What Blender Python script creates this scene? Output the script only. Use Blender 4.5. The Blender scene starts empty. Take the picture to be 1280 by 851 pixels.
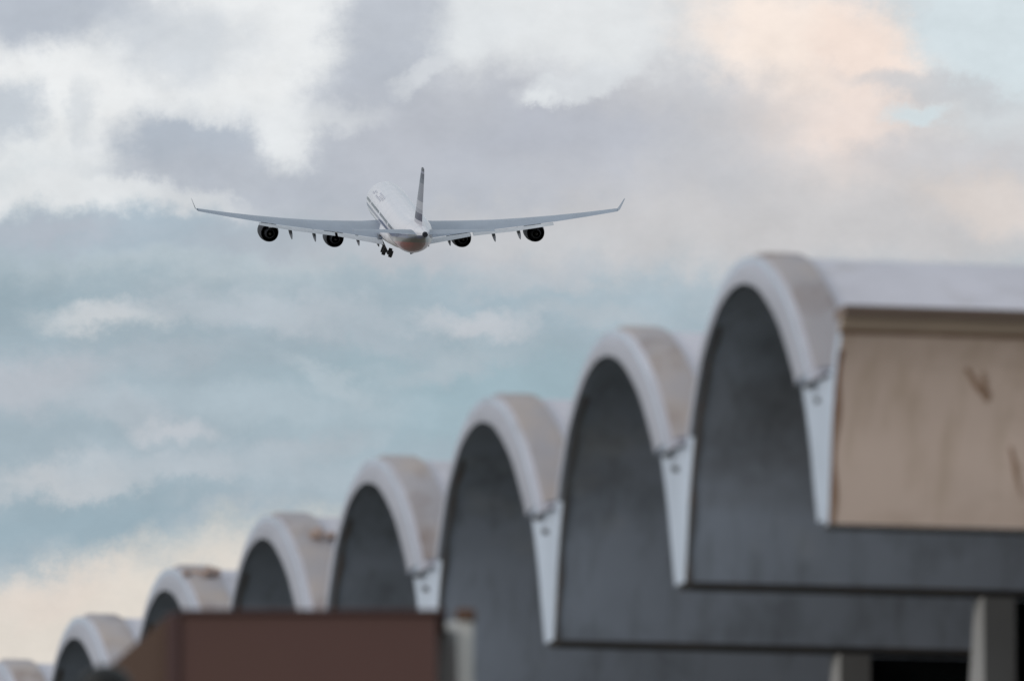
import bpy, bmesh, math, random
from mathutils import Vector, Matrix, Euler
random.seed(7)
sc = bpy.context.scene
R = math.radians

# ------------------------------------------------------------------ camera
EYE = Vector((0, 0, 1.7))
PITCH = 0.14931
FPX = 13005.0            # focal length in pixels of the 1280 wide photograph
cam_d = bpy.data.cameras.new('camera'); cam = bpy.data.objects.new('camera', cam_d)
sc.collection.objects.link(cam); sc.camera = cam
cam.location = EYE; cam.rotation_euler = (math.pi/2 + PITCH, 0, 0)
cam_d.sensor_width = 36; cam_d.lens = FPX/1280*36
cam_d.clip_start = 0.5; cam_d.clip_end = 60000
cam_d.dof.use_dof = True; cam_d.dof.focus_distance = 1430; cam_d.dof.aperture_fstop = 3.6

sc.view_settings.view_transform = 'Standard'; sc.view_settings.look = 'None'
sc.view_settings.exposure = 0.0; sc.view_settings.gamma = 1.0
sc.view_settings.use_curve_mapping = False

def lin(c):
    return tuple(((v/255)/12.92 if v/255 <= 0.04045 else ((v/255+0.055)/1.055)**2.4) for v in c)

# ------------------------------------------------------------------ sky
SUN_EL, SUN_AZ = 14.0, 236.0         # sun azimuth, clockwise from +Y (behind the camera, to its left)
world = bpy.data.worlds.new('World'); sc.world = world; world.use_nodes = True
def build_world():
    nt = world.node_tree; N = nt.nodes; L = nt.links; N.clear()
    def math_(op, a, b=None, c=None, clamp=False):
        n = N.new('ShaderNodeMath'); n.operation = op; n.use_clamp = clamp
        for i, v in enumerate((a, b, c)):
            if v is None: continue
            if isinstance(v, (int, float)): n.inputs[i].default_value = v
            else: L.new(v, n.inputs[i])
        return n.outputs[0]
    tc = N.new('ShaderNodeTexCoord')
    sep = N.new('ShaderNodeSeparateXYZ'); L.new(tc.outputs['Generated'], sep.inputs[0])
    # azimuth and elevation in tenths of a degree
    az = math_('MULTIPLY', math_('ARCTAN2', sep.outputs[0], sep.outputs[1]), 572.958)
    el = math_('MULTIPLY', math_('ARCSINE', sep.outputs[2]), 572.958)
    comb = N.new('ShaderNodeCombineXYZ'); L.new(az, comb.inputs[0]); L.new(el, comb.inputs[1])
    def noise(scale, detail=6, rough=0.55, off=(0, 0, 0), sx=1.0, sy=1.0, dist=0.0):
        m = N.new('ShaderNodeMapping'); m.inputs['Location'].default_value = off
        m.inputs['Scale'].default_value = (sx, sy, 1)
        L.new(comb.outputs[0], m.inputs[0])
        n = N.new('ShaderNodeTexNoise'); n.inputs['Scale'].default_value = scale
        n.inputs['Detail'].default_value = detail; n.inputs['Roughness'].default_value = rough
        n.inputs['Distortion'].default_value = dist
        L.new(m.outputs[0], n.inputs['Vector']); return n
    # domain warp: edges of clouds billow
    w1 = noise(0.10, 5, 0.6, (3, 7, 1)); w2 = noise(0.45, 5, 0.62, (13, 2, 5))
    def warp(n, k):
        v = N.new('ShaderNodeVectorMath'); v.operation = 'SUBTRACT'
        L.new(n.outputs['Color'], v.inputs[0]); v.inputs[1].default_value = (.5, .5, .5)
        s = N.new('ShaderNodeVectorMath'); s.operation = 'SCALE'; s.inputs['Scale'].default_value = k
        L.new(v.outputs[0], s.inputs[0]); return s.outputs[0]
    def vadd(a, b):
        v = N.new('ShaderNodeVectorMath'); v.operation = 'ADD'; L.new(a, v.inputs[0]); L.new(b, v.inputs[1]); return v.outputs[0]
    W = vadd(vadd(comb.outputs[0], warp(w1, 4.5)), warp(w2, 2.8))
    sw = N.new('ShaderNodeSeparateXYZ'); L.new(W, sw.inputs[0]); X, Y = sw.outputs[0], sw.outputs[1]
    fb = noise(0.16, 9, 0.6, (1, 9, 2), 1.0, 1.4); fine = noise(0.55, 7, 0.6, (4, 4, 8), 1.0, 1.5)
    puff = math_('SUBTRACT', math_('ADD', math_('MULTIPLY', fb.outputs['Fac'], .58), math_('MULTIPLY', fine.outputs['Fac'], .42)), .5)
    def mixc(fac, a, b):
        m = N.new('ShaderNodeMix'); m.data_type = 'RGBA'
        if isinstance(fac, float): m.inputs[0].default_value = fac
        else: L.new(fac, m.inputs[0])
        for s, v in ((6, a), (7, b)):
            if isinstance(v, tuple): m.inputs[s].default_value = (*v, 1)
            else: L.new(v, m.inputs[s])
        return m.outputs[2]
    U = 10*math.degrees(1/FPX)          # tenths of a degree per unit of the tables below
    def pos(x, y): return ((x-640)*U, (425.5-y)*U + PITCH*572.958)
    def smooth(v, a, b):
        m = N.new('ShaderNodeMapRange'); m.interpolation_type = 'SMOOTHSTEP'
        m.inputs[1].default_value = a; m.inputs[2].default_value = b; L.new(v, m.inputs[0]); return m.outputs[0]
    def blob(x, y, rx, ry, soft, rag, k, ang=0):
        """an elliptical cloud bank: soft = width of its edge, rag = how ragged, k = opacity"""
        cx, cy = pos(x, y); a = R(ang)
        dx = math_('SUBTRACT', X, cx); dy = math_('SUBTRACT', Y, cy)
        p = math_('ADD', math_('MULTIPLY', dx, math.cos(a)/(rx*U)), math_('MULTIPLY', dy, math.sin(a)/(rx*U)))
        q = math_('ADD', math_('MULTIPLY', dx, -math.sin(a)/(ry*U)), math_('MULTIPLY', dy, math.cos(a)/(ry*U)))
        r = math_('SQRT', math_('ADD', math_('MULTIPLY', p, p), math_('MULTIPLY', q, q)))
        v = math_('ADD', math_('SUBTRACT', 1.0, r), math_('MULTIPLY', puff, rag))
        return math_('MULTIPLY', smooth(v, -soft, soft), k)
    # general overcast, all round the sky
    big = noise(0.006, 8, 0.6, (5, 5, 5), 1, 2.2)
    col = mixc(smooth(big.outputs['Fac'], .40, .62), lin((178, 192, 202)), lin((222, 224, 226)))
    # the part of the sky over the roof
    for (c, args) in SKY:
        col = mixc(blob(*args), col, lin(c))
    # faint mottling
    mott = noise(0.22, 8, 0.62, (8, 1, 3), 1.0, 1.35)
    h = N.new('ShaderNodeHueSaturation'); h.inputs['Saturation'].default_value = 1.0
    L.new(math_('ADD', math_('MULTIPLY', math_('SUBTRACT', mott.outputs['Fac'], .5), .30), 1.0), h.inputs['Value'])
    L.new(col, h.inputs['Color'])
    bgc = N.new('ShaderNodeBackground'); L.new(h.outputs[0], bgc.inputs[0]); bgc.inputs[1].default_value = 1.0
    sky = N.new('ShaderNodeTexSky'); sky.sky_type = 'NISHITA'; sky.sun_disc = False
    sky.sun_elevation = R(SUN_EL); sky.sun_rotation = R(SUN_AZ)
    bgs = N.new('ShaderNodeBackground'); L.new(sky.outputs[0], bgs.inputs[0]); bgs.inputs[1].default_value = 0.05
    ms = N.new('ShaderNodeMixShader'); ms.inputs[0].default_value = 0.96
    L.new(bgs.outputs[0], ms.inputs[1]); L.new(bgc.outputs[0], ms.inputs[2])
    out = N.new('ShaderNodeOutputWorld'); L.new(ms.outputs[0], out.inputs[0])
# colour, (x, y, rx, ry, softness, raggedness, opacity, tilt)
WHITE = (239, 241, 242); LILAC = (180, 187, 197); TEAL = (164, 180, 190); CREAM = (226, 218, 208)
SKY = [
    (TEAL,  (500, 480, 1300, 330, .5, .5, 1.0)),
    ((151, 171, 182), (30, 365, 230, 50, .7, .5, .7)),
    ((158, 181, 191), (620, 500, 260, 60, .7, .6, .85)),
    ((170, 188, 199), (780, 360, 220, 60, .7, .5, .7)),
    ((150, 172, 184), (100, 662, 240, 36, .7, .5, .7)),
    # bright overcast upper left, warm haze upper right
    (WHITE, (180, 60, 420, 225, .6, .6, 1.0)),
    ((203, 204, 207), (1000, 150, 420, 190, .5, .5, 1.0)),
    ((232, 235, 237), (640, 20, 260, 110, .7, .9, .9)),
    ((214, 225, 230), (1270, 50, 150, 130, .3, .6, 1.0)),
    ((207, 209, 212), (1240, 190, 150, 60, .6, .8, .8)),
    # grey cloud banks
    ((178, 186, 198), (40, 8, 140, 52, .5, 1.0, .9)),
    ((205, 211, 218), (210, 50, 100, 48, .7, 1.1, .75)),
    ((192, 200, 209), (2, 150, 42, 40, .5, .9, .85)),
    ((206, 212, 218), (84, 158, 18, 42, .6, .9, .6)),
    ((177, 186, 198), (232, 184, 104, 52, .45, 1.1, .95)),
    ((190, 196, 205), (250, 232, 130, 30, .6, 1.0, .7)),
    ((183, 189, 199), (560, 240, 340, 72, .5, .8, .95)),
    ((184, 190, 200), (470, 150, 105, 90, .45, 1.2, .95)),
    ((189, 193, 202), (620, 170, 200, 92, .5, 1.1, .9)),
    ((186, 192, 202), (488, 35, 72, 66, .45, 1.3, .9)),
    ((200, 201, 206), (830, 190, 170, 100, .5, .9, .75)),
    ((178, 184, 197), (720, 178, 120, 40, .7, 1.1, .5)),
    ((232, 235, 237), (354, 172, 25, 36, .7, 1.4, .9, 15)),
    ((232, 235, 237), (300, 130, 150, 20, .6, 1.0, .6)),
    ((229, 232, 234), (90, 258, 180, 24, .5, 1.0, .9)),
    ((212, 216, 220), (240, 262, 60, 18, .6, 1.2, .7)),
    ((230, 233, 235), (735, 50, 100, 48, .7, 1.4, .9)),
    ((226, 230, 233), (596, 34, 50, 30, .75, 1.5, .8)),
    ((216, 220, 225), (540, 85, 40, 12, .6, 1.2, .8, 25)),
    ((222, 226, 230), (720, 115, 70, 20, .5, 1.3, .8, 20)),
    ((228, 232, 235), (682, 140, 18, 12, .6, 1.2, .8)),
    # sunlit peach cloud
    ((224, 215, 211), (1050, 150, 120, 90, .6, .8, .85)),
    ((251, 237, 227), (985, 45, 120, 72, .6, 1.2, 1.0, -8)),
    ((250, 232, 221), (1078, 66, 58, 60, .5, 1.1, .95)),
    ((238, 223, 215), (1065, 165, 60, 75, .7, 1.0, .85)),
    ((200, 202, 206), (1170, 112, 110, 18, .6, 1.1, .7, -8)),
    ((205, 204, 207), (1190, 205, 150, 24, .6, 1.0, .7)),
    ((214, 227, 232), (1150, 148, 34, 16, .5, 1.1, .85)),
    ((203, 203, 205), (760, 300, 330, 40, .7, .8, .75)),
    ((205, 203, 204), (1120, 285, 300, 60, .7, .8, .85)),
    ((222, 212, 206), (1250, 250, 80, 34, .7, 1.0, .75)),
    ((166, 183, 196), (150, 300, 260, 28, .6, .8, .8)),
    # mottled lilac and pink greys in the lower sky
    ((184, 188, 198), (60, 300, 90, 16, .9, 1.8, .6, 0)),
    ((180, 187, 196), (330, 300, 90, 18, .9, 1.8, .6, 5)),
    ((186, 189, 196), (520, 320, 110, 18, .9, 1.8, .6, -4)),
    ((176, 186, 195), (200, 455, 80, 16, .9, 1.8, .6, 10)),
    ((178, 188, 197), (450, 420, 90, 14, .9, 1.8, .6, -8)),
    ((180, 190, 198), (560, 455, 80, 14, .9, 1.8, .6, 12)),
    ((184, 190, 198), (150, 520, 60, 14, .9, 1.8, .6, -12)),
    ((182, 190, 198), (380, 560, 70, 14, .9, 1.8, .6, 15)),
    ((184, 192, 199), (760, 400, 80, 16, .9, 1.8, .6, -10)),
    ((176, 187, 196), (300, 640, 80, 12, .9, 1.8, .6, 10)),
    ((188, 194, 201), (690, 340, 90, 16, .9, 1.8, .6, 6)),
    # light wisps in the lower sky
    ((204, 209, 213), (125, 405, 72, 20, .7, 1.6, .95)),
    ((190, 198, 206), (330, 392, 160, 20, .8, 1.6, .7)),
    ((200, 204, 210), (605, 400, 62, 18, .7, 1.6, .8)),
    ((188, 193, 201), (20, 482, 80, 36, .7, 1.3, .8)),
    ((194, 200, 207), (212, 550, 42, 16, .7, 1.6, .95)),
    ((198, 203, 208), (80, 606, 95, 20, .7, 1.6, .95)),
    ((194, 200, 207), (235, 598, 60, 14, .7, 1.6, .9)),
    ((178, 192, 201), (330, 510, 190, 24, .8, 1.6, .7)),
    ((180, 192, 201), (260, 590, 200, 24, .8, 1.4, .7)),
    ((186, 198, 206), (400, 470, 60, 14, .8, 1.6, .6, -25)),
    # cream band near the horizon
    ((206, 208, 206), (330, 722, 520, 58, .7, .6, .9, 12)),
    (CREAM, (130, 792, 480, 78, .65, .6, .95, 12)),
    ((230, 218, 208), (60, 745, 80, 26, .7, .9, .7, 10)),
]
build_world()

sun_d = bpy.data.lights.new('sun', 'SUN'); sun = bpy.data.objects.new('sun', sun_d); sc.collection.objects.link(sun)
sun_d.energy = 0.85; sun_d.angle = R(14); sun_d.color = (1, .93, .86)
sun.location = (-60, -60, 60)
az = R(SUN_AZ); sdir = Vector((math.sin(az)*math.cos(R(SUN_EL)), math.cos(az)*math.cos(R(SUN_EL)), math.sin(R(SUN_EL))))
sun.rotation_euler = (-sdir).to_track_quat('-Z', 'Y').to_euler()

# ------------------------------------------------------------------ helpers
def tag(o, label=None, cat=None, group=None, kind=None):
    if label: o['label'] = label
    if cat: o['category'] = cat
    if group: o['group'] = group
    if kind: o['kind'] = kind
    return o
def empty(name, loc=(0, 0, 0), rot=(0, 0, 0)):
    o = bpy.data.objects.new(name, None); sc.collection.objects.link(o)
    o.location = loc; o.rotation_euler = rot; return o
def obj(name, bm, mats, parent=None, smooth=False, loc=(0, 0, 0), rot=(0, 0, 0)):
    me = bpy.data.meshes.new(name)
    bmesh.ops.recalc_face_normals(bm, faces=bm.faces)
    bm.to_mesh(me); bm.free()
    for m in (mats if isinstance(mats, (list, tuple)) else [mats]): me.materials.append(m)
    if smooth:
        for p in me.polygons: p.use_smooth = True
        me.set_sharp_from_angle(angle=R(38))
    o = bpy.data.objects.new(name, me); sc.collection.objects.link(o)
    o.location = loc; o.rotation_euler = rot
    if parent: o.parent = parent
    return o
def copy_tree(o, parent=None):
    c = o.copy(); sc.collection.objects.link(c)
    if parent: c.parent = parent
    for ch in list(o.children): copy_tree(ch, c)
    return c
def box(bm, x0, x1, y0, y1, z0, z1, bevel=0, mat=0):
    r = bmesh.ops.create_cube(bm, size=1)
    for v in r['verts']:
        v.co = Vector((x0+(v.co.x+.5)*(x1-x0), y0+(v.co.y+.5)*(y1-y0), z0+(v.co.z+.5)*(z1-z0)))
    fs = {f for v in r['verts'] for f in v.link_faces}
    for f in fs: f.material_index = mat
    if bevel:
        es = {e for v in r['verts'] for e in v.link_edges}
        bmesh.ops.bevel(bm, geom=list(es), offset=bevel, segments=2, affect='EDGES', profile=.5)
def loft(bm, rings, cap=True, closed=True, mat=0):
    """rings: lists of points, same count"""
    vs = [[bm.verts.new(p) for p in r] for r in rings]
    n = len(rings[0])
    for a, b in zip(vs, vs[1:]):
        for i in range(n if closed else n-1):
            f = bm.faces.new((a[i], a[(i+1) % n], b[(i+1) % n], b[i])); f.material_index = mat
    if cap:
        for r in (vs[0], vs[-1]):
            try: f = bm.faces.new(r); f.material_index = mat
            except ValueError: pass
    return vs
def tube(bm, p0, p1, r0, r1=None, n=12, mat=0):
    p0, p1 = Vector(p0), Vector(p1); r1 = r0 if r1 is None else r1
    d = (p1-p0).normalized(); u = d.orthogonal().normalized(); w = d.cross(u)
    loft(bm, [[p+(u*math.cos(t)+w*math.sin(t))*r for t in [2*math.pi*i/n for i in range(n)]] for p, r in ((p0, r0), (p1, r1))], mat=mat)

# ------------------------------------------------------------------ materials
def mat(name, base, rough=.7, metal=0, spec=.4, stains=(), noise=(.5, .12), coat=0, bump=0, streak=None):
    """base colour with mottling; stains = [(colour, scale, lo, hi, strength, stretch)]"""
    m = bpy.data.materials.new(name); m.use_nodes = True; nt = m.node_tree; N = nt.nodes; L = nt.links
    b = N['Principled BSDF']; b.inputs['Roughness'].default_value = rough; b.inputs['Metallic'].default_value = metal
    b.inputs['Specular IOR Level'].default_value = spec
    tc = N.new('ShaderNodeTexCoord'); oi = N.new('ShaderNodeObjectInfo')
    ad = N.new('ShaderNodeVectorMath'); ad.operation = 'ADD'; L.new(tc.outputs['Object'], ad.inputs[0])
    sc_ = N.new('ShaderNodeMath'); sc_.operation = 'MULTIPLY'; sc_.inputs[1].default_value = 53.0; L.new(oi.outputs['Random'], sc_.inputs[0])
    L.new(sc_.outputs[0], ad.inputs[1])
    def nz(scale, det=6, st=(1, 1, 1)):
        mp = N.new('ShaderNodeMapping'); mp.inputs['Scale'].default_value = st; L.new(ad.outputs[0], mp.inputs[0])
        n = N.new('ShaderNodeTexNoise'); n.inputs['Scale'].default_value = scale; n.inputs['Detail'].default_value = det
        n.inputs['Roughness'].default_value = .62; L.new(mp.outputs[0], n.inputs['Vector']); return n.outputs['Fac']
    def mr(v, a, b_, c, d):
        r = N.new('ShaderNodeMapRange'); r.inputs[1].default_value = a; r.inputs[2].default_value = b_
        r.inputs[3].default_value = c; r.inputs[4].default_value = d; L.new(v, r.inputs[0]); return r.outputs[0]
    hs = N.new('ShaderNodeHueSaturation'); hs.inputs['Color'].default_value = (*base, 1)
    L.new(mr(nz(noise[0]), .3, .7, 1-noise[1], 1+noise[1]), hs.inputs['Value'])
    col = hs.outputs[0]
    for (c, s, lo, hi, k, st) in stains:
        mx = N.new('ShaderNodeMix'); mx.data_type = 'RGBA'
        L.new(mr(nz(s, 7, st), lo, hi, 0, k), mx.inputs[0]); L.new(col, mx.inputs[6]); mx.inputs[7].default_value = (*c, 1)
        col = mx.outputs[2]
    L.new(col, b.inputs['Base Color'])
    if bump:
        bp = N.new('ShaderNodeBump'); bp.inputs['Strength'].default_value = bump; bp.inputs['Distance'].default_value = .02
        L.new(nz(14), bp.inputs['Height']); L.new(bp.outputs[0], b.inputs['Normal'])
    m['col'] = 0
    return m
GRIME = lin((96, 84, 72)); RUST = lin((120, 78, 48))
M = {}
M['shell'] = mat('whitewashed_concrete', lin((206, 204, 212)), .85, stains=[(GRIME, .5, .56, .78, .55, (.5, 1, 1)), (lin((150, 140, 128)), 2.2, .55, .8, .4, (1, 1, 1))], bump=.3)
M['spandrel'] = mat('pale_painted_concrete', lin((208, 219, 234)), .8, stains=[(GRIME, 1.6, .6, .8, .5, (1, 1, .6))], bump=.2)
M['rim_face'] = mat('pale_rim_paint', lin((184, 186, 196)), .8, stains=[(GRIME, 1.2, .58, .8, .5, (1, 1, 1))], bump=.2)
M['rim_top'] = mat('weathered_beige_concrete', lin((172, 168, 172)), .9, stains=[(lin((190, 172, 156)), .9, .45, .68, .6, (1, 1, 1)), (lin((120, 98, 86)), 1.3, .52, .72, .65, (1, 1, 1))], bump=.4)
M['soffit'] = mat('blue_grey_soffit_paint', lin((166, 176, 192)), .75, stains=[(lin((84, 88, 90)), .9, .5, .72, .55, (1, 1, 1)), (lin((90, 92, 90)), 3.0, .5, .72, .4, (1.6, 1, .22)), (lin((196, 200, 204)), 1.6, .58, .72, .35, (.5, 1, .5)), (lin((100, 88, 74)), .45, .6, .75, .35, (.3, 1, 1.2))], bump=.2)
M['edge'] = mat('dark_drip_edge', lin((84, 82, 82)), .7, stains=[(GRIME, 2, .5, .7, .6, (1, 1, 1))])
M['arris'] = mat('damp_stained_arris', lin((112, 110, 110)), .85, stains=[(lin((128, 104, 84)), 2.5, .5, .7, .7, (1, 1, .7))])
M['lip_shadow'] = mat('lip_shadow_dark', lin((92, 90, 94)), .6)  # dark colour stands in for the shadow line at the valley lip
M['hole'] = mat('drain_dark', lin((62, 60, 60)), .8)
M['panel'] = mat('tan_cladding', lin((228, 205, 191)), .7, noise=(.6, .07), stains=[(lin((166, 138, 112)), .9, .52, .75, .45, (.6, 1, 1.6)), (lin((190, 166, 142)), 2.4, .5, .7, .45, (2.0, 1, .25))], bump=.1)
M['cap'] = mat('brown_cap_metal', lin((140, 122, 112)), .6)
M['batten'] = mat('tan_batten', lin((186, 166, 148)), .6)
M['smudge'] = mat('faded_rust_smudge', lin((186, 158, 138)), .9, stains=[(lin((160, 120, 94)), 5, .45, .65, .8, (1, 1, .5))])
M['rust'] = mat('rust_stain', lin((140, 98, 72)), .9, stains=[(lin((176, 150, 130)), 3, .45, .65, .7, (1, 1, .5))])
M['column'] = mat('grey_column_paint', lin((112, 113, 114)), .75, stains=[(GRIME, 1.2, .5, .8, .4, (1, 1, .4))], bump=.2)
M['column_face'] = mat('lit_column_paint', lin((168, 168, 168)), .75)  # light on the column's left face, put into the colour
M['black_glass'] = mat('dark_tinted_glass', (.006, .007, .007), .12, spec=.25)
M['brown'] = mat('brown_metal_cladding', lin((94, 66, 60)), .6, noise=(.35, .06), stains=[(lin((100, 76, 56)), .3, .5, .75, .3, (1, 1, 1))])
M['brown_end'] = mat('olive_brown_cladding', lin((100, 78, 66)), .6, noise=(.35, .06))
M['brown_seam'] = mat('dark_red_seam', lin((84, 60, 58)), .6)
M['post_pale'] = mat('lit_post_paint', lin((214, 212, 208)), .75)  # face of the post turned to the light, lightened in the colour
M['post_grey'] = mat('shaded_post_paint', lin((185, 188, 188)), .75)  # same post, its shade put into the colour
M['rusty_cap'] = mat('rusty_post_cap', lin((96, 72, 58)), .8, stains=[(RUST, 4, .5, .6, .7, (1, 1, 1))])
M['black'] = mat('black_enamel', (.008, .008, .008), .5)
M['clump'] = mat('dry_brown_debris', lin((178, 158, 148)), .95, noise=(4, .2))
M['ground'] = mat('dry_grass_and_asphalt', lin((112, 108, 98)), .95, noise=(.05, .2))
M['floor'] = mat('concrete_floor', lin((150, 148, 144)), .9)

# ------------------------------------------------------------------ ground
bm = bmesh.new()
g = 9000
vs = [bm.verts.new((x*g/6, y*g/6, 0)) for y in range(-6, 7) for x in range(-6, 7)]
for j in range(12):
    for i in range(12):
        bm.faces.new((vs[j*13+i], vs[j*13+i+1], vs[(j+1)*13+i+1], vs[(j+1)*13+i]))
tag(obj('ground', bm, M['ground']), kind='structure')

# ------------------------------------------------------------------ the vaulted building
S = 1.5; AL = 0.26291; BAY = 3*S; LEAN = 0.06976
T0 = EYE + Vector((1.80581, 59.49835, 7.90013))*S
EAVE = T0.z
# local frame of the building: X along the vaults, Y along the row (away), Z up from the eave
B = empty('vaulted_building', T0, (0, 0, AL))
tag(B, 'long concrete building whose roof is a row of pale barrel vaults with dark open ends', 'building')
HALF = [(.462, 0), (.440, .25), (.419, .5), (.388, .75), (.356, .93), (.300, 1.15), (.262, 1.27), (.205, 1.40), (.135, 1.52), (.06, 1.583), (0, 1.60)]
def catmull(P, k=4):
    out = []
    for i in range(len(P)-1):
        p0 = P[max(i-1, 0)]; p1 = P[i]; p2 = P[i+1]; p3 = P[min(i+2, len(P)-1)] if i+2 < len(P) else (-P[i][0], P[i][1])
        for j in range(k):
            t = j/k
            out.append(tuple(.5*((2*b)+(-a+c)*t+(2*a-5*b+4*c-d)*t*t+(-a+3*b-3*c+d)*t**3) for a, b, c, d in zip(p0, p1, p2, p3)))
    out.append(P[-1]); return out
half = catmull(HALF)
inner = [((.5-w)*BAY, h*S) for w, h in half] + [((.5+w)*BAY, h*S) for w, h in reversed(half[:-1])]   # (y, z), near leg to far leg
def offset(curve, d):
    out = []
    for i, p in enumerate(curve):
        a = Vector(curve[max(i-1, 0)]); b = Vector(curve[min(i+1, len(curve)-1)])
        t = (b-a).normalized(); nrm = Vector((-t.y, t.x))
        out.append((p[0]+nrm.x*d, p[1]+nrm.y*d))
    return out
VAL = .83*S           # valley height
LEN = 13.0*S
LEAN = .035
def slant(z): return .028*S+LEAN*z
def P3(x, p): return Vector((x-slant(p[1]), p[0], p[1]))
def above(curve, z): return [p for p in curve if p[1] >= z-1e-6]
outer = offset(inner, .155*S)
outer_up = above(outer, VAL+.004)
def SPX(z): return (.018+.016*min(1, z/VAL))*S
def make_vault():
    bm = bmesh.new()
    x0 = .055*S
    # section loop: inner curve, then back over the outer curve and down the valleys
    near_gut = [(0.0, VAL), (outer_up[0][0]-.02, VAL)]
    far_gut = [(outer_up[-1][0]+.02, VAL), (BAY, VAL)]
    loop = [(0.0, 0.0)] + inner + [(BAY, 0.0)] + list(reversed(far_gut)) + list(reversed(outer_up)) + list(reversed(near_gut))
    A = [bm.verts.new(P3(SPX(p[1]), p)) for p in loop]
    xs = [x0, .5*S, 2*S, LEN]
    rows = [A] + [[bm.verts.new(P3(x, p)) for p in loop] for x in xs[1:]]
    ni = len(inner)
    n = len(loop)
    for ra, rb in zip(rows, rows[1:]):
        for i in range(n):
            j = (i+1) % n
            if j == 0: continue                      # the shared plane between two bays stays open
            if loop[i][0] == BAY and loop[j][0] == BAY: continue
            f = bm.faces.new((ra[i], ra[j], rb[j], rb[i]))
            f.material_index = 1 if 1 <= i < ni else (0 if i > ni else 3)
    # front and back faces
    outer_all = offset(inner, .155*S)
    k0 = next(i for i, p in enumerate(outer_all) if p[1] >= VAL+.004)       # first section point above the valley
    k1 = len(inner)-1-k0
    def vtx(p): return bm.verts.new(P3(SPX(p[1]), p))
    def poly(*ps): bm.faces.new([vtx(p) for p in ps]).material_index = 2
    for sgn in (0, 1):
        pts = inner; out = outer_all
        fy = (lambda p: p) if sgn == 0 else (lambda p: (BAY-p[0], p[1]))
        i = 0
        while pts[i+1][1] < VAL:
            poly(*[fy(q) for q in (pts[i], pts[i+1], (0.0, pts[i+1][1]), (0.0, pts[i][1]))]); i += 1
        # the step up to the valley floor
        poly(*[fy(q) for q in (pts[i], pts[i+1], (0.0, VAL), (0.0, pts[i][1]))])
        i += 1
        while i < k0:
            poly(*[fy(q) for q in (pts[i], pts[i+1], out[k0], (0.0, VAL))][:4]); i += 1
        poly(*[fy(q) for q in (pts[k0], out[k0], (out[k0][0]-.02, VAL), (0.0, VAL))])
        for i in range(k0, len(pts)//2):
            poly(*[fy(q) for q in (pts[i], pts[i+1], out[i+1], out[i])])
    f = bm.faces.new(rows[-1]); f.material_index = 0; bmesh.ops.triangulate(bm, faces=[f])
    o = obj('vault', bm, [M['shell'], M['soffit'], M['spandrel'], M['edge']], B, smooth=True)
    # raised rim ring round the opening
    bm = bmesh.new()
    ri = offset(inner, -.006); r_f = offset(inner, .06*S); r_t = offset(inner, .185*S); rb = offset(inner, .03)
    idx = [i for i, p in enumerate(inner) if p[1] >= VAL-.015*S]
    secs = []
    for i in idx:
        a, b, c = ri[i], r_f[i], r_t[i]
        m1 = ((b[0]*.4+c[0]*.6), (b[1]*.4+c[1]*.6))
        secs.append([P3(0, a), P3(0, b), P3(.045*S, m1), P3(.12*S, c), P3(.30*S, c), P3(.335*S, m1), P3(.34*S, rb[i])])
    vs = [[bm.verts.new(p) for p in s] for s in secs]
    for a, b in zip(vs, vs[1:]):
        for k in range(7):
            f = bm.faces.new((a[k], a[(k+1) % 7], b[(k+1) % 7], b[k])); f.material_index = 0 if k in (0, 1) else (1 if k in (2, 3, 4, 5) else 2)
    for r in (vs[0], vs[-1]): bm.faces.new(r).material_index = 2
    rim = obj('arch_rim', bm, [M['rim_face'], M['rim_top'], M['soffit']], o, smooth=True)
    # drip edge under the valley beam
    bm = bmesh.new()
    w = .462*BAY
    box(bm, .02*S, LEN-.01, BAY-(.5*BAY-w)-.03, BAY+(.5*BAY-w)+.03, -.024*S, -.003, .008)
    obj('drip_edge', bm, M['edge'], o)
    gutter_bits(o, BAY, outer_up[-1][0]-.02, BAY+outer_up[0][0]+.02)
    # dirty weathered arris down the front edge of the far leg
    bm = bmesh.new(); rows = []
    for k, p in enumerate([q for q in inner if q[0] > .5*BAY and q[1] < 1.45*S]):
        wv = (.034+.008*math.sin(k*.9))*S
        f0 = SPX(p[1])-.004
        rows.append([P3(f0, (p[0]-.012, p[1])), P3(f0+wv, (p[0]-.012, p[1])), P3(f0+wv, (p[0]+.004, p[1])), P3(f0, (p[0]+.004, p[1]))])
    loft(bm, rows); obj('weathered_arris', bm, M['arris'], o)
    return o
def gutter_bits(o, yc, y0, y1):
    """a thin dark strip for the shadow line of the valley lip, with a clamp, and a drain spout in the face below"""
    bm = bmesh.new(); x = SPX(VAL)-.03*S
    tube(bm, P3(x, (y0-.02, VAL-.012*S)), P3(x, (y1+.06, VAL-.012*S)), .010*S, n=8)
    obj('gutter_lip_shadow', bm, M['lip_shadow'], o, smooth=True)
    bm = bmesh.new()
    tube(bm, P3(x-.01, (yc+.05*S, VAL-.03*S)), P3(x-.01, (yc+.14*S, VAL-.03*S)), .016*S, n=10)
    obj('gutter_clamp', bm, M['hole'], o, smooth=True)
    bm = bmesh.new(); z = VAL-.13*S
    tube(bm, P3(SPX(z)-.035*S, (yc, z)), P3(SPX(z)+.02, (yc, z)), .017*S, n=12)
    obj('drain_spout', bm, M['hole'], o, smooth=True)
v0 = make_vault()
NV = 13
for n in range(1, NV):
    c = copy_tree(v0, B); c.location = (0, n*BAY, 0)

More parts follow.
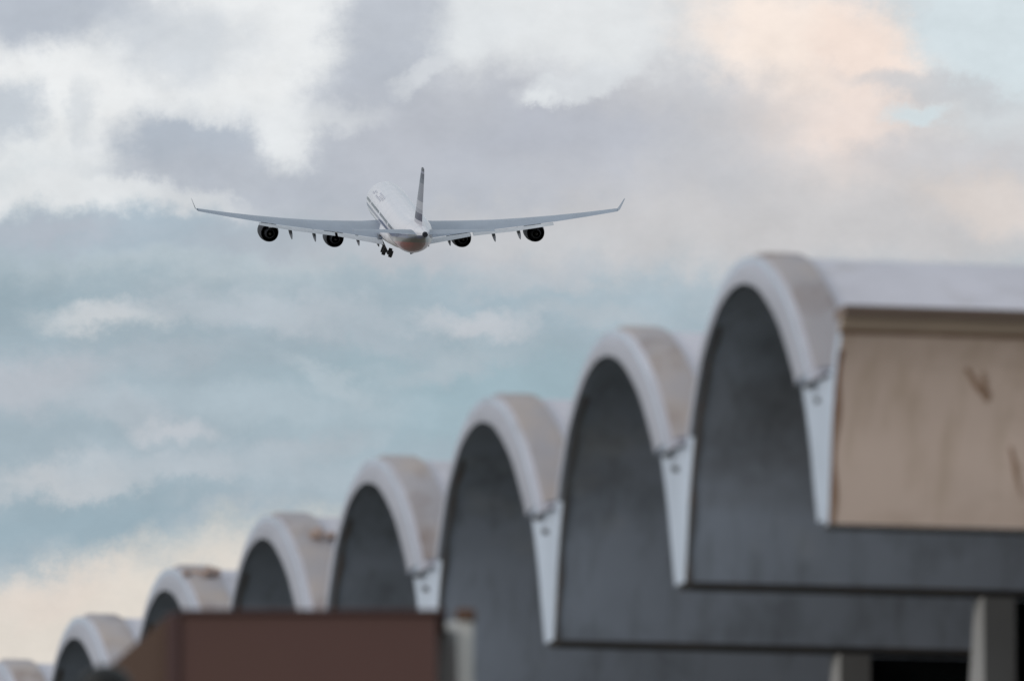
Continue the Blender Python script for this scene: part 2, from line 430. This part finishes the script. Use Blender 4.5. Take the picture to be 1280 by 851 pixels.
# near end: the cut-off leg of a further vault, clad in tan sheets
def end_panel():
    top = 1.17*S
    far = [(p[0]-BAY, p[1]) for p in inner if p[0] > .5*BAY and p[1] <= top+.02]
    far = sorted(far, key=lambda p: p[1])
    far = [(far[0][0]+.01, -.03*S)] + far
    x0 = .02*S
    outl = [(p[0]+.10*S, p[1]) for p in far if p[1] > VAL]
    bm = bmesh.new()
    loop = far + list(reversed(outl)) + [(0.0, VAL), (0.0, -.002), (-.03, -.03*S)]
    xs = [x0, x0+.06*S, 2*S, LEN]
    rows = [[bm.verts.new(P3(x, p)) for p in loop] for x in xs]
    for ra, rb in zip(rows, rows[1:]):
        for i in range(len(loop)-1):
            f = bm.faces.new((ra[i], ra[i+1], rb[i+1], rb[i])); f.material_index = 0 if i < len(far)-1 else 1
    for r in (rows[0], rows[-1]):
        f = bm.faces.new(r); f.material_index = 2; bmesh.ops.triangulate(bm, faces=[f])
    o = obj('end_panel', bm, [M['panel'], M['shell'], M['spandrel']], B, smooth=True)
    tag(o, 'tan rust-streaked cladding closing the near end of the roof')
    yt, zt = far[-1]
    def strip(name, m, z0, z1, out, th):
        b2 = bmesh.new(); 
        def ya(z):
            for a, b in zip(far, far[1:]):
                if a[1] <= z <= b[1]: return a[0]+(b[0]-a[0])*(z-a[1])/(b[1]-a[1])
            return far[-1][0]+(z-far[-1][1])*(-.4)
        box_pts = []
        for x in (x0-.02, LEN-.02):
            box_pts.append([Vector((x-slant(z), ya(z)-out+q, z)) for z, q in ((z0, 0), (z1, 0), (z1, th), (z0, th))])
        loft(b2, box_pts); return obj(name, b2, m, o)
    strip('cap_flashing', M['cap'], zt-.045*S, zt+.012*S, .035*S, .20*S)
    strip('batten', M['batten'], zt-.115*S, zt-.0475*S, .020*S, .06*S)
    strip('rust_line', M['rust'], zt-.132*S, zt-.118*S, .006*S, .02*S)
    # rusty front edge strip and dark foot
    b2 = bmesh.new()
    rows = []
    for p in far[:-4]:
        wv = (.035+.012*math.sin(p[1]*9))*S
        x = x0-.004-slant(p[1])
        rows.append([Vector((x, p[0]-.006, p[1])), Vector((x+wv, p[0]-.006, p[1])), Vector((x+wv, p[0]+.002, p[1])), Vector((x, p[0]+.002, p[1]))])
    loft(b2, rows); obj('rusty_edge', b2, M['rust'], o)
    b2 = bmesh.new(); box(b2, x0-.03, LEN-.05, far[0][0]-.03, -.01, -.055*S, -.032*S, .008)
    obj('drip_edge', b2, M['edge'], o)
    # rust runs on the sheet
    def run(x, z, w, h, lean, seed):
        rnd = random.Random(seed); b3 = bmesh.new(); pts = []
        k = 9
        for i in range(k):
            t = i/(k-1); zz = z-h*t; wid = w*math.sin(math.pi*min(1, .12+t*.88))**.7*(.7+.5*rnd.random())
            xx = x+lean*t+rnd.uniform(-.2, .2)*w
            for a, b in zip(far, far[1:]):
                if a[1] <= zz <= b[1]: yy = a[0]+(b[0]-a[0])*(zz-a[1])/(b[1]-a[1])-.006
            pts.append([Vector((xx-wid/2-slant(zz), yy, zz)), Vector((xx+wid/2-slant(zz), yy, zz)), Vector((xx+wid/2-slant(zz), yy+.004, zz)), Vector((xx-wid/2-slant(zz), yy+.004, zz))])
        loft(b3, pts); return obj('rust_run', b3, M['smudge'], o)
    run(.78*S, .86*S, .042*S, .17*S, .13*S, 1)
    run(.885*S, .84*S, .036*S, .15*S, .03*S, 2)
    run(.90*S, .76*S, .06*S, .09*S, .02*S, 6)
    run(1.08*S, .43*S, .030*S, .30*S, .08*S, 4)
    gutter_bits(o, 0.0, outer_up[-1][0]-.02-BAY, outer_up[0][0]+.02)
    return o
end_panel()

# columns and dark glazing below each valley
def make_column():
    bm = bmesh.new()
    xa = 1.83*S
    w = .19*S
    zs = [(-.05*S, .05, .20), (-.25*S, .08, .20), (-.62*S, .17, .20), (-1.4*S, .20, .20), (-EAVE, .20, .20)]
    rows = []
    for z, d, e in zs:
        # section: left face (X-) coloured paler for the light on it, body
        rows.append([Vector((xa, d*S, z)), Vector((xa-.006, -.16*S, z)), Vector((xa+w, -.17*S, z)), Vector((xa+w, d*S, z))])
    vs = loft(bm, rows)
    bm.faces.ensure_lookup_table()
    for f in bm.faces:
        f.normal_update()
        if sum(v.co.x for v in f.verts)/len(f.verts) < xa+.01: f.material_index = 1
    col = obj('column', bm, [M['column'], M['column_face']], B)
    return col
col0 = make_column(); col0.location = (0, 0, 0)
bm = bmesh.new()
box(bm, 2.06*S, LEN-.2, -.03*S, .03*S, -EAVE, -.05*S)
gl0 = obj('glazed_partition', bm, M['black_glass'], B)
for n in range(1, NV+1):
    c = col0.copy(); sc.collection.objects.link(c); c.parent = B; c.location = (0, n*BAY, 0)
    c = gl0.copy(); sc.collection.objects.link(c); c.parent = B; c.location = (0, n*BAY, 0)
bm = bmesh.new(); box(bm, LEN+.02, LEN+.4, -.4, NV*BAY+.4, -EAVE+.01, 1.9*S)
obj('unseen_rear_wall', bm, M['column'], B)  # unseen wall, added to stop light leaking in at the far end
bm = bmesh.new(); box(bm, .5*S, LEN, -.3, NV*BAY+.3, -EAVE+.02, -EAVE+.25)
obj('floor_slab', bm, M['floor'], B)

# the vaults run slightly askew to the row of columns
SKEW = .06
for me in {c.data for c in B.children_recursive if c.type == 'MESH'}:
    for v in me.vertices: v.co.y -= SKEW*v.co.x
    me.update()

# ------------------------------------------------------------------ placing by direction and distance
def at(px, py, D):
    """a point of the world D metres in front of the viewpoint, in the direction (px, py)"""
    a = (px-640)/FPX; b = (425.5-py)/FPX
    return EYE + Vector((a, math.cos(PITCH)-b*math.sin(PITCH), math.sin(PITCH)+b*math.cos(PITCH)))*D

# brown clad building in front
def brown_building():
    D = 72.0
    p_l = at(214, 767, D); p_r = at(546, 765, D)
    o = empty('brown_clad_building', (p_l.x, p_l.y, 0), (0, 0, 0))
    tag(o, 'dark brown metal clad building with a sloping left shoulder in front of the vaults', 'building')
    w = p_r.x-p_l.x; h = p_l.z
    bm = bmesh.new(); box(bm, .03, w, 0, 4.0, 0, h, .015)
    obj('wall', bm, M['brown'], o)
    # left shoulder: slopes down to the left
    bm = bmesh.new()
    pb = at(118, 851, D); xl = pb.x-p_l.x; zl = pb.z
    s = (h-zl)/(-xl)
    x2 = xl-.5; z2 = zl-.5*s
    rows = [[Vector((0, y, 0)), Vector((0, y, h-.004)), Vector((-.06, y, h-.03)), Vector((x2, y, z2)), Vector((x2-.03, y, 0))] for y in (.06, 3.9)]
    loft(bm, rows); obj('shoulder_wall', bm, M['brown_end'], o)
    bm = bmesh.new(); box(bm, -.03, .055, -.03, 4.03, 0, h+.004, .01); obj('corner_trim', bm, M['brown_seam'], o)
    bm = bmesh.new(); box(bm, .06, w+.06, -.035, 4.04, h+.002, h+.03, .006); obj('coping', bm, M['brown_seam'], o)
brown_building()
def post():
    D = 73.0
    a = at(547, 776, D); b = at(592, 776, D)
    o = empty('square_post', (a.x, a.y, 0)); w = b.x-a.x; h = a.z
    tag(o, 'pale square concrete post with rusty cap at the right end of brown building', 'post')
    bm = bmesh.new()
    rows = []
    for z in (0, h):
        rows.append([Vector((0, .10, z)), Vector((w*.56, -.03, z)), Vector((w*.97, .0, z)), Vector((w, .25, z)), Vector((.02, .27, z))])
    loft(bm, rows)
    bm.faces.ensure_lookup_table()
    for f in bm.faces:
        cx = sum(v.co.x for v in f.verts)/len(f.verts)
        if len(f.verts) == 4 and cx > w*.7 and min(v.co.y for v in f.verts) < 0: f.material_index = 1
    obj('shaft', bm, [M['post_grey'], M['post_pale']], o)
    bm = bmesh.new(); box(bm, w*.50, w*1.05, -.05, .20, h+.002, h+.085, .02); obj('cap', bm, M['rusty_cap'], o)
post()
def cowl():
    D = 66.0
    c = at(132, 857, D)
    o = empty('roof_cowl', (c.x, c.y, 0)); h = c.z
    tag(o, 'round black cowl poking up at the lower left in front of the brown shoulder', 'cowl')
    bm = bmesh.new()
    bmesh.ops.create_uvsphere(bm, u_segments=24, v_segments=12, radius=.17)
    for v in bm.verts: v.co.z *= .8
    for v in bm.verts: v.co.z = max(v.co.z, -.03)
    obj('hood', bm, M['black'], o, smooth=True, loc=(0, 0, h))
    bm = bmesh.new(); tube(bm, (0, 0, 0), (0, 0, h-.03), .05, n=12); obj('pipe', bm, M['black'], o, smooth=True)
cowl()

# brown clumps lying on top of two rims
def clump(n, a, x, seed, r, label):
    rnd = random.Random(seed)
    bm = bmesh.new()
    for k in range(16):
        m = Matrix.Translation((rnd.uniform(-r, r)*1.4, rnd.uniform(-r, r)*.8, rnd.uniform(0, r*.25))) @ Matrix.Rotation(rnd.random()*6, 4, (rnd.random(), rnd.random(), rnd.random()+.1))
        bmesh.ops.create_icosphere(bm, subdivisions=1, radius=r*rnd.uniform(.25, .5), matrix=m)
    i = min(range(len(inner)), key=lambda i: abs(inner[i][0]-a*BAY)); p = offset(inner, .185*S)[i]
    loc = B.matrix_basis @ P3(x, (p[0]+n*BAY-.06*x, p[1]))
    o = obj('dry_debris', bm, M['clump'], None, loc=loc); tag(o, label, 'debris', 'dry clumps on the roof'); return o
B.matrix_basis = Matrix.Translation(T0) @ Matrix.Rotation(AL, 4, 'Z')
clump(4, .28, .30*S, 3, .10*S, 'larger brown clump of dry debris on the rim of the fifth vault from the right')
clump(5, .34, .18*S, 5, .085*S, 'flat brown clump of dry debris on the rim of the sixth vault from the right')

# ------------------------------------------------------------------ the airliner
exec_air = True
def aircraft_mats():
    A = {}
    m = bpy.data.materials.new('aircraft_fuselage_paint'); m.use_nodes = True; nt = m.node_tree; N = nt.nodes; L = nt.links
    b = N['Principled BSDF']; b.inputs['Roughness'].default_value = .32; b.inputs['Coat Weight'].default_value = .3
    tc = N.new('ShaderNodeTexCoord'); s = N.new('ShaderNodeSeparateXYZ'); L.new(tc.outputs['Object'], s.inputs[0])
    def mth(op, a, b_=None, clamp=False):
        n = N.new('ShaderNodeMath'); n.operation = op; n.use_clamp = clamp
        for i, v in enumerate((a, b_)):
            if v is None: continue
            if isinstance(v, (int, float)): n.inputs[i].default_value = v
            else: L.new(v, n.inputs[i])
        return n.outputs[0]
    def mix(f, a, c):
        n = N.new('ShaderNodeMix'); n.data_type = 'RGBA'; L.new(f, n.inputs[0])
        for k, v in ((6, a), (7, c)):
            if isinstance(v, tuple): n.inputs[k].default_value = (*v, 1)
            else: L.new(v, n.inputs[k])
        return n.outputs[2]
    z = s.outputs[2]; x = s.outputs[0]
    nz = N.new('ShaderNodeTexNoise'); nz.inputs['Scale'].default_value = .35; nz.inputs['Detail'].default_value = 5; L.new(tc.outputs['Object'], nz.inputs[0])
    # white top with very faint panel joints
    ring = mth('LESS_THAN', mth('FRACT', mth('DIVIDE', x, 5.3)), .025)
    base = mix(mth('MULTIPLY', nz.outputs['Fac'], .35), lin((232, 230, 236)), lin((200, 198, 208)))
    base = mix(mth('MULTIPLY', ring, .35), base, lin((150, 150, 164)))
    # cheat line below the windows: navy, x is negative aft
    zz = mth('SUBTRACT', z, mth('MULTIPLY', mth('MAXIMUM', mth('SUBTRACT', mth('MULTIPLY', x, -1), 44.0), 0), .10))
    l1 = mth('MULTIPLY', mth('GREATER_THAN', zz, -.55), mth('LESS_THAN', zz, -.05))
    base = mix(l1, base, lin((70, 76, 112)))
    # belly: grey, turning dull red and olive towards the tail
    belly = mth('LESS_THAN', zz, -1.15)
    aft = N.new('ShaderNodeMapRange'); L.new(x, aft.inputs[0]); aft.inputs[1].default_value = -40; aft.inputs[2].default_value = -48
    bc = mix(aft.outputs[0], lin((176, 178, 186)), lin((150, 72, 66)))
    base = mix(belly, base, bc)
    band = mth('MULTIPLY', mth('MULTIPLY', mth('GREATER_THAN', zz, -1.15), mth('LESS_THAN', zz, -.55)), aft.outputs[0])
    base = mix(band, base, lin((84, 76, 66)))
    L.new(base, b.inputs['Base Color']); A['fus'] = m
    A['wing'] = mat('wing_grey_paint', lin((150, 160, 174)), .4, noise=(.3, .08))
    A['wing_low'] = mat('wing_underside_grey', lin((176, 180, 186)), .4)
    A['flap'] = mat('flap_pale_grey', lin((190, 194, 200)), .45)
    A['nac'] = mat('nacelle_navy_paint', lin((36, 38, 48)), .55, spec=.2)
    A['dark'] = mat('engine_dark_interior', lin((46, 48, 56)), .6)
    A['met'] = mat('nozzle_metal', lin((120, 118, 116)), .35, metal=.8)
    A['fair'] = mat('fairing_grey', lin((120, 124, 132)), .5)
    A['glass'] = mat('window_glass', lin((36, 40, 52)), .15)
    A['tyre'] = mat('tyre_rubber', lin((34, 34, 36)), .8)
    A['strut'] = mat('gear_strut_grey', lin((110, 108, 112)), .5)
    A['white'] = mat('aircraft_white', lin((225, 225, 230)), .35)
    A['mark'] = mat('faded_blue_marking', lin((192, 194, 208)), .4)
    # fin: grey with a dark chequered head and base bands
    m = bpy.data.materials.new('fin_livery'); m.use_nodes = True; nt = m.node_tree; N = nt.nodes; L = nt.links
    b = N['Principled BSDF']; b.inputs['Roughness'].default_value = .35
    tc = N.new('ShaderNodeTexCoord'); s = N.new('ShaderNodeSeparateXYZ'); L.new(tc.outputs['Object'], s.inputs[0])
    r = N.new('ShaderNodeValToRGB'); r.color_ramp.interpolation = 'CONSTANT'
    mr = N.new('ShaderNodeMapRange'); mr.inputs[1].default_value = 2.5; mr.inputs[2].default_value = 11.2; L.new(s.outputs[2], mr.inputs[0]); L.new(mr.outputs[0], r.inputs[0])
    e = r.color_ramp.elements; e[0].color = (*lin((190, 188, 196)), 1); e[0].position = 0
    e[1].position = .08; e[1].color = (*lin((70, 66, 84)), 1)
    for p, c in ((.20, (150, 150, 160)), (.27, (170, 170, 178)), (.40, (122, 124, 136)), (.70, (74, 80, 96)), (.78, (34, 36, 62)), (.86, (120, 120, 140)), (.90, (28, 28, 46))):
        q = e.new(p); q.color = (*lin(c), 1)
    L.new(r.outputs[0], b.inputs['Base Color']); A['fin'] = m
    return A
A = aircraft_mats()
def airliner():
    yaw = R(5.7); pit = R(8.9+7.0)
    root = empty('passenger_airliner')
    tag(root, 'white four-engined jet airliner climbing away in the cloudy sky, seen from behind', 'airplane')
    # body frame: +X forward, +Y left, +Z up, nose at the origin, tail at x = -63.5
    fus_c = Vector((-33, 0, 0))
    anchor = at(505, 279, 1454.0)
    # heading: away from the viewer (+Y world), turned a little to the left
    look = math.atan2(anchor.x, anchor.y)
    rot = Matrix.Rotation(math.pi/2 - look + yaw, 4, 'Z') @ Matrix.Rotation(-pit, 4, 'Y') @ Matrix.Rotation(R(AIR_ROLL), 4, 'X')
    mw = Matrix.Translation(anchor) @ rot @ Matrix.Translation(-fus_c)
    root.location = mw.translation; root.rotation_euler = mw.to_euler()
    def part(name, bm, mats, parent=None, smooth=True): return obj(name, bm, mats, parent or root, smooth)
    # fuselage
    st = [(0.05, .15, -.75), (.5, .85, -.62), (1.2, 1.40, -.45), (2.2, 1.90, -.28), (3.6, 2.38, -.12), (5.2, 2.70, -.03), (7, 2.82, 0), (20, 2.82, 0), (34, 2.82, 0), (43, 2.82, 0), (46, 2.72, .10), (49, 2.48, .32), (52, 2.12, .66), (55, 1.68, 1.06), (58, 1.20, 1.46), (61, .72, 1.80), (63.0, .38, 1.98)]
    bm = bmesh.new(); k = 40
    rings = [[Vector((-s, r*math.sin(t), zc+r*math.cos(t))) for t in [2*math.pi*i/k for i in range(k)]] for s, r, zc in st]
    loft(bm, rings); fus = part('fuselage', bm, A['fus'])
    bm = bmesh.new(); tube(bm, (-62.9, 0, 1.98), (-63.5, 0, 2.0), .40, .34, 16); tube(bm, (-63.45, 0, 2.0), (-63.6, 0, 2.0), .27, .27, 16)
    part('exhaust_outlet', bm, A['dark'], fus)
    # belly fairing
    bm = bmesh.new()
    rings = []
    for s, w, d in ((19, .4, .3), (21, 2.2, .8), (25, 3.1, 1.1), (32, 3.2, 1.15), (37, 2.6, .9), (40, .6, .4)):
        rings.append([Vector((-s, w*math.sin(t), -1.6 + (1.0+d*.6)*math.cos(t)*(.8 if math.cos(t) > 0 else 1))) for t in [2*math.pi*i/24 for i in range(24)]])
    loft(bm, rings); part('belly_fairing', bm, A['white'], fus)
    # cabin windows: one row a side
    for sd in (1, -1):
        bm = bmesh.new()
        for i in range(86):
            s = 6.5+i*.53
            if i % 24 == 11 and len(bm.verts): part('window_row', bm, A['glass'], fus, False); bm = bmesh.new()
            if i % 24 in (11, 12): continue
            zc = .55; y = math.sqrt(2.82**2-zc**2)+.006
            nrm = Vector((0, sd*y, zc)).normalized()
            c = Vector((-s, sd*y, zc)); up = Vector((0, -nrm.z*sd*sd, abs(nrm.y))) if sd > 0 else Vector((0, nrm.z, abs(nrm.y)))
            up.normalize(); f = Vector((.13, 0, 0)); u = up*.2
            if sd < 0: up = Vector((0, nrm.z, -nrm.y)).normalized(); u = up*.2
            vs = [bm.verts.new(c+nrm*.01+f*a+u*b) for a, b in ((-1, -1), (1, -1), (1, 1), (-1, 1))]; bm.faces.new(vs)
        part('window_row', bm, A['glass'], fus, False)
    # cockpit glass
    bm = bmesh.new()
    for t in (-.75, -.45, -.15, .15, .45, .75):
        a0, a1 = t-.13, t+.13
        def sp(s, r, zc, a): return Vector((-s+0.0, (r+.02)*math.sin(a), zc+(r+.02)*math.cos(a)))
        vs = [bm.verts.new(p) for p in (sp(2.2, 1.90, -.28, a0), sp(2.2, 1.90, -.28, a1), sp(3.1, 2.23, -.18, a1), sp(3.1, 2.23, -.18, a0))]; bm.faces.new(vs)
    part('cockpit_window', bm, A['glass'], fus, False)
    # faded lettering block on the upper left of the forward cabin (only reads as small marks)
    rnd = random.Random(4)
    for i in range(9):
        s = 10+i*1.55
        for j in range(3):
            a = R(38+j*7)
            if rnd.random() < .25: continue
            bm = bmesh.new()
            c = Vector((-s, 2.835*math.sin(a), 2.835*math.cos(a)))
            t = Vector((0, math.cos(a), -math.sin(a)))
            L_ = rnd.uniform(.25, .5); w_ = .14
            vs = [bm.verts.new(c+Vector((p*L_, 0, 0))+t*q*w_) for p, q in ((-1, -1), (1, -1), (1, 1), (-1, 1))]; bm.faces.new(vs)
            part('fuselage_marking', bm, A['mark'], fus, False)
    # wing sections
    def airfoil(le, chord, th, z, y, inc=0, n=12):
        up = []; lo = []
        for i in range(n+1):
            t = (1-math.cos(math.pi*i/n))/2
            yt = 5*th*(.2969*math.sqrt(t)-.126*t-.3516*t*t+.2843*t**3-.1036*t**4)*chord
            cam_ = .02*chord*math.sin(math.pi*t)
            up.append((t*chord, cam_+yt)); lo.append((t*chord, cam_-yt))
        pts = up + list(reversed(lo[1:-1]))
        c, s = math.cos(inc), math.sin(inc)
        return [Vector((-(le+px*c+pz*s), y, z+pz*c-px*s)) for px, pz in pts]
    def wz(y): return -1.55+.075*(y-2.5)+.0027*(y-2.5)**2
    def wle(y): return 20.5+(y-2.5)*.60
    def wte(y): return 32.6 if y < 9.5 else 32.6+(y-9.5)*.335
    for sd, nm in ((1, 'left'), (-1, 'right')):
        bm = bmesh.new(); ys = [1.5, 2.5, 5, 7.5, 9.5, 13, 17, 21, 25, 28, 29.3]
        rings = [airfoil(wle(y), wte(y)-wle(y), .145 if y < 4 else (.12 if y < 12 else .105), wz(y), sd*y, R(4.0-y*.13)) for y in ys]
        loft(bm, rings)
        bm.normal_update()
        bmesh.ops.recalc_face_normals(bm, faces=bm.faces)
        for f in bm.faces: f.material_index = 1 if f.normal.z < 0 else 0
        w = part('wing', bm, [A['wing'], A['wing_low']])
        # winglet
        bm = bmesh.new(); y0 = 29.3
        z0 = wz(y0); le0 = wle(y0); ch = wte(y0)-le0
        rings = []
        for t, dy, dz, dl, c in ((0, 0, 0, 0, 1), (.3, .3, .25, .5, .85), (.6, .55, .8, 1.1, .65), (1, .95, 1.75, 2.1, .35)):
            rr = airfoil(le0+dl, ch*c, .09, 0, 0); rings.append([Vector((p.x, sd*(y0+dy+p.z*.8), z0+dz+p.z*.4)) for p in rr])
        loft(bm, rings); part('winglet', bm, A['wing'], w)
        # flaps lowered
        for (ya, yb) in ((3.0, 9.3), (9.7, 20.6)):
            bm = bmesh.new(); rings = []
            for y in (ya, (ya+yb)/2, yb):
                ch = (wte(y)-wle(y))*(.18 if y < 10 else .22); c0 = wte(y)-.15
                inc = R(4-y*.13)
                zz = wz(y)-(wte(y)-wle(y))*math.sin(inc)-.12
                rings.append(airfoil(c0, ch, .13, zz, sd*y, R(13)))
            loft(bm, rings); part('flap', bm, A['flap'], w)
        # flap track fairings
        for y in (6.4, 12.6, 16.0, ):
            bm = bmesh.new(); z = wz(y)-.75; s0 = wte(y)-3.2
            rings = []
            for t in range(9):
                u = t/8; r = .30*math.sin(math.pi*(.06+.9*u))**.6
                rings.append([Vector((-(s0+5.0*u), sd*y+r*.75*math.sin(a), z-.85*u*u-.1+r*1.5*math.cos(a))) for a in [2*math.pi*i/10 for i in range(10)]])
            loft(bm, rings); part('flap_fairing', bm, A['fair'], w)
        # engines
        for y in (9.0, 18.7):
            zc = wz(y)-(2.1 if y < 10 else 1.95); s0 = wle(y)-3.3
            bm = bmesh.new(); k = 32
            prof = [(0.25, 1.08), (0, 1.2), (.15, 1.33), (.8, 1.42), (2, 1.44), (3.4, 1.36), (4.6, 1.22), (4.6, 1.14), (3.6, 1.20), (2.5, 1.15)]
            rings = [[Vector((-(s0+s), sd*y+r*math.cos(t), zc+r*math.sin(t))) for t in [2*math.pi*i/k for i in range(k)]] for s, r in prof]
            loft(bm, rings, cap=False)
            for s, r, mi in ((.6, 1.1, 1), (2.6, 1.15, 1)):
                f = bm.faces.new([bm.verts.new((-(s0+s), sd*y+r*math.cos(t), zc+r*math.sin(t))) for t in [2*math.pi*i/k for i in range(k)]]); f.material_index = 1
            e = part('engine', bm, [A['nac'], A['dark']])
            bm = bmesh.new()
            prof = [(2.7, .86), (4.2, .80), (5.5, .58), (5.5, .52), (4.9, .50)]
            rings = [[Vector((-(s0+s), sd*y+r*math.cos(t), zc+r*math.sin(t))) for t in [2*math.pi*i/k for i in range(k)]] for s, r in prof]
            loft(bm, rings, cap=False); part('core_cowl', bm, A['dark'], e)
            bm = bmesh.new(); tube(bm, (-(s0+4.7), sd*y, zc), (-(s0+6.1), sd*y, zc), .36, .05, 20); part('exhaust_cone', bm, A['met'], e)
            bm = bmesh.new()
            rows = []
            for (s, zt, zb, hw) in ((1.2, zc+1.5, zc+1.3, .10), (3.2, wz(y)+.0, zc+1.2, .2), (5.5, wz(y)-.05, zc+.85, .22), (8.2, wz(y)-.35, wz(y)-.75, .06)):
                rows.append([Vector((-(s0+s), sd*y-hw, zb)), Vector((-(s0+s), sd*y+hw, zb)), Vector((-(s0+s), sd*y+hw, zt)), Vector((-(s0+s), sd*y-hw, zt))])
            loft(bm, rows); part('pylon', bm, A['white'], e, False)
        # tailplane
        bm = bmesh.new(); rings = []
        for y in (.6, 1.5, 5, 9.0, 9.7):
            t = (y-.6)/9.1; le = 54.0+y*.66; ch = 5.6-3.5*t
            rings.append(airfoil(le, ch, .10, 1.35+y*.10, sd*y, R(-2)))
        loft(bm, rings); part('tailplane', bm, A['wing'])
    # fin
    bm = bmesh.new(); rings = []
    for t in (0, .1, .35, .65, .9, 1.0):
        z = 2.4+8.3*t; le = 50.5+7.6*t; ch = 8.0-4.9*t
        if t == 1.0: ch *= .9
        rr = airfoil(le, ch, .10, 0, 0); rings.append([Vector((p.x, p.z-.02*ch*0, z)) for p in rr])
    loft(bm, rings); fin = part('tail_fin', bm, A['fin'])
    # main gear folding inwards, two bogies
    for sd, y, z, s in ((1, 2.35, -4.0, 33.0), (-1, -1.35, -3.45, 33.5)):
        bm = bmesh.new()
        hip = Vector((-31.5, sd*3.4, -1.9)); ank = Vector((-s, y, z))
        tube(bm, hip, ank, .24, .17, 10); tube(bm, hip+Vector((1.6, 0, 0)), ank.lerp(hip, .4), .1, .1, 8)
        tube(bm, ank+Vector((1.0, 0, .1)), ank+Vector((-1.0, 0, -.1)), .14, .14, 8)
        g_ = part('main_gear', bm, A['strut'])
        for dx in (.75, -.75):
            for dy in (.5, -.5):
                bm = bmesh.new(); c = ank+Vector((dx, 0, .1*dx))
                ax = Vector((0, 1, .35*sd)).normalized()
                tube(bm, c+ax*(dy-.22), c+ax*(dy+.22), .50, .50, 20)
                bmesh.ops.bevel(bm, geom=[e for e in bm.edges if len(e.link_faces) == 2 and e.calc_face_angle() > 1.2], offset=.12, segments=2, affect='EDGES')
                part('wheel', bm, A['tyre'], g_)
        bm = bmesh.new(); box(bm, -33.2, -30.6, sd*3.5-.06, sd*3.5+.06, -3.3, -1.7, .03); part('gear_door', bm, A['fair'], g_)
    return root
AIR_ROLL = -1.0
airliner()
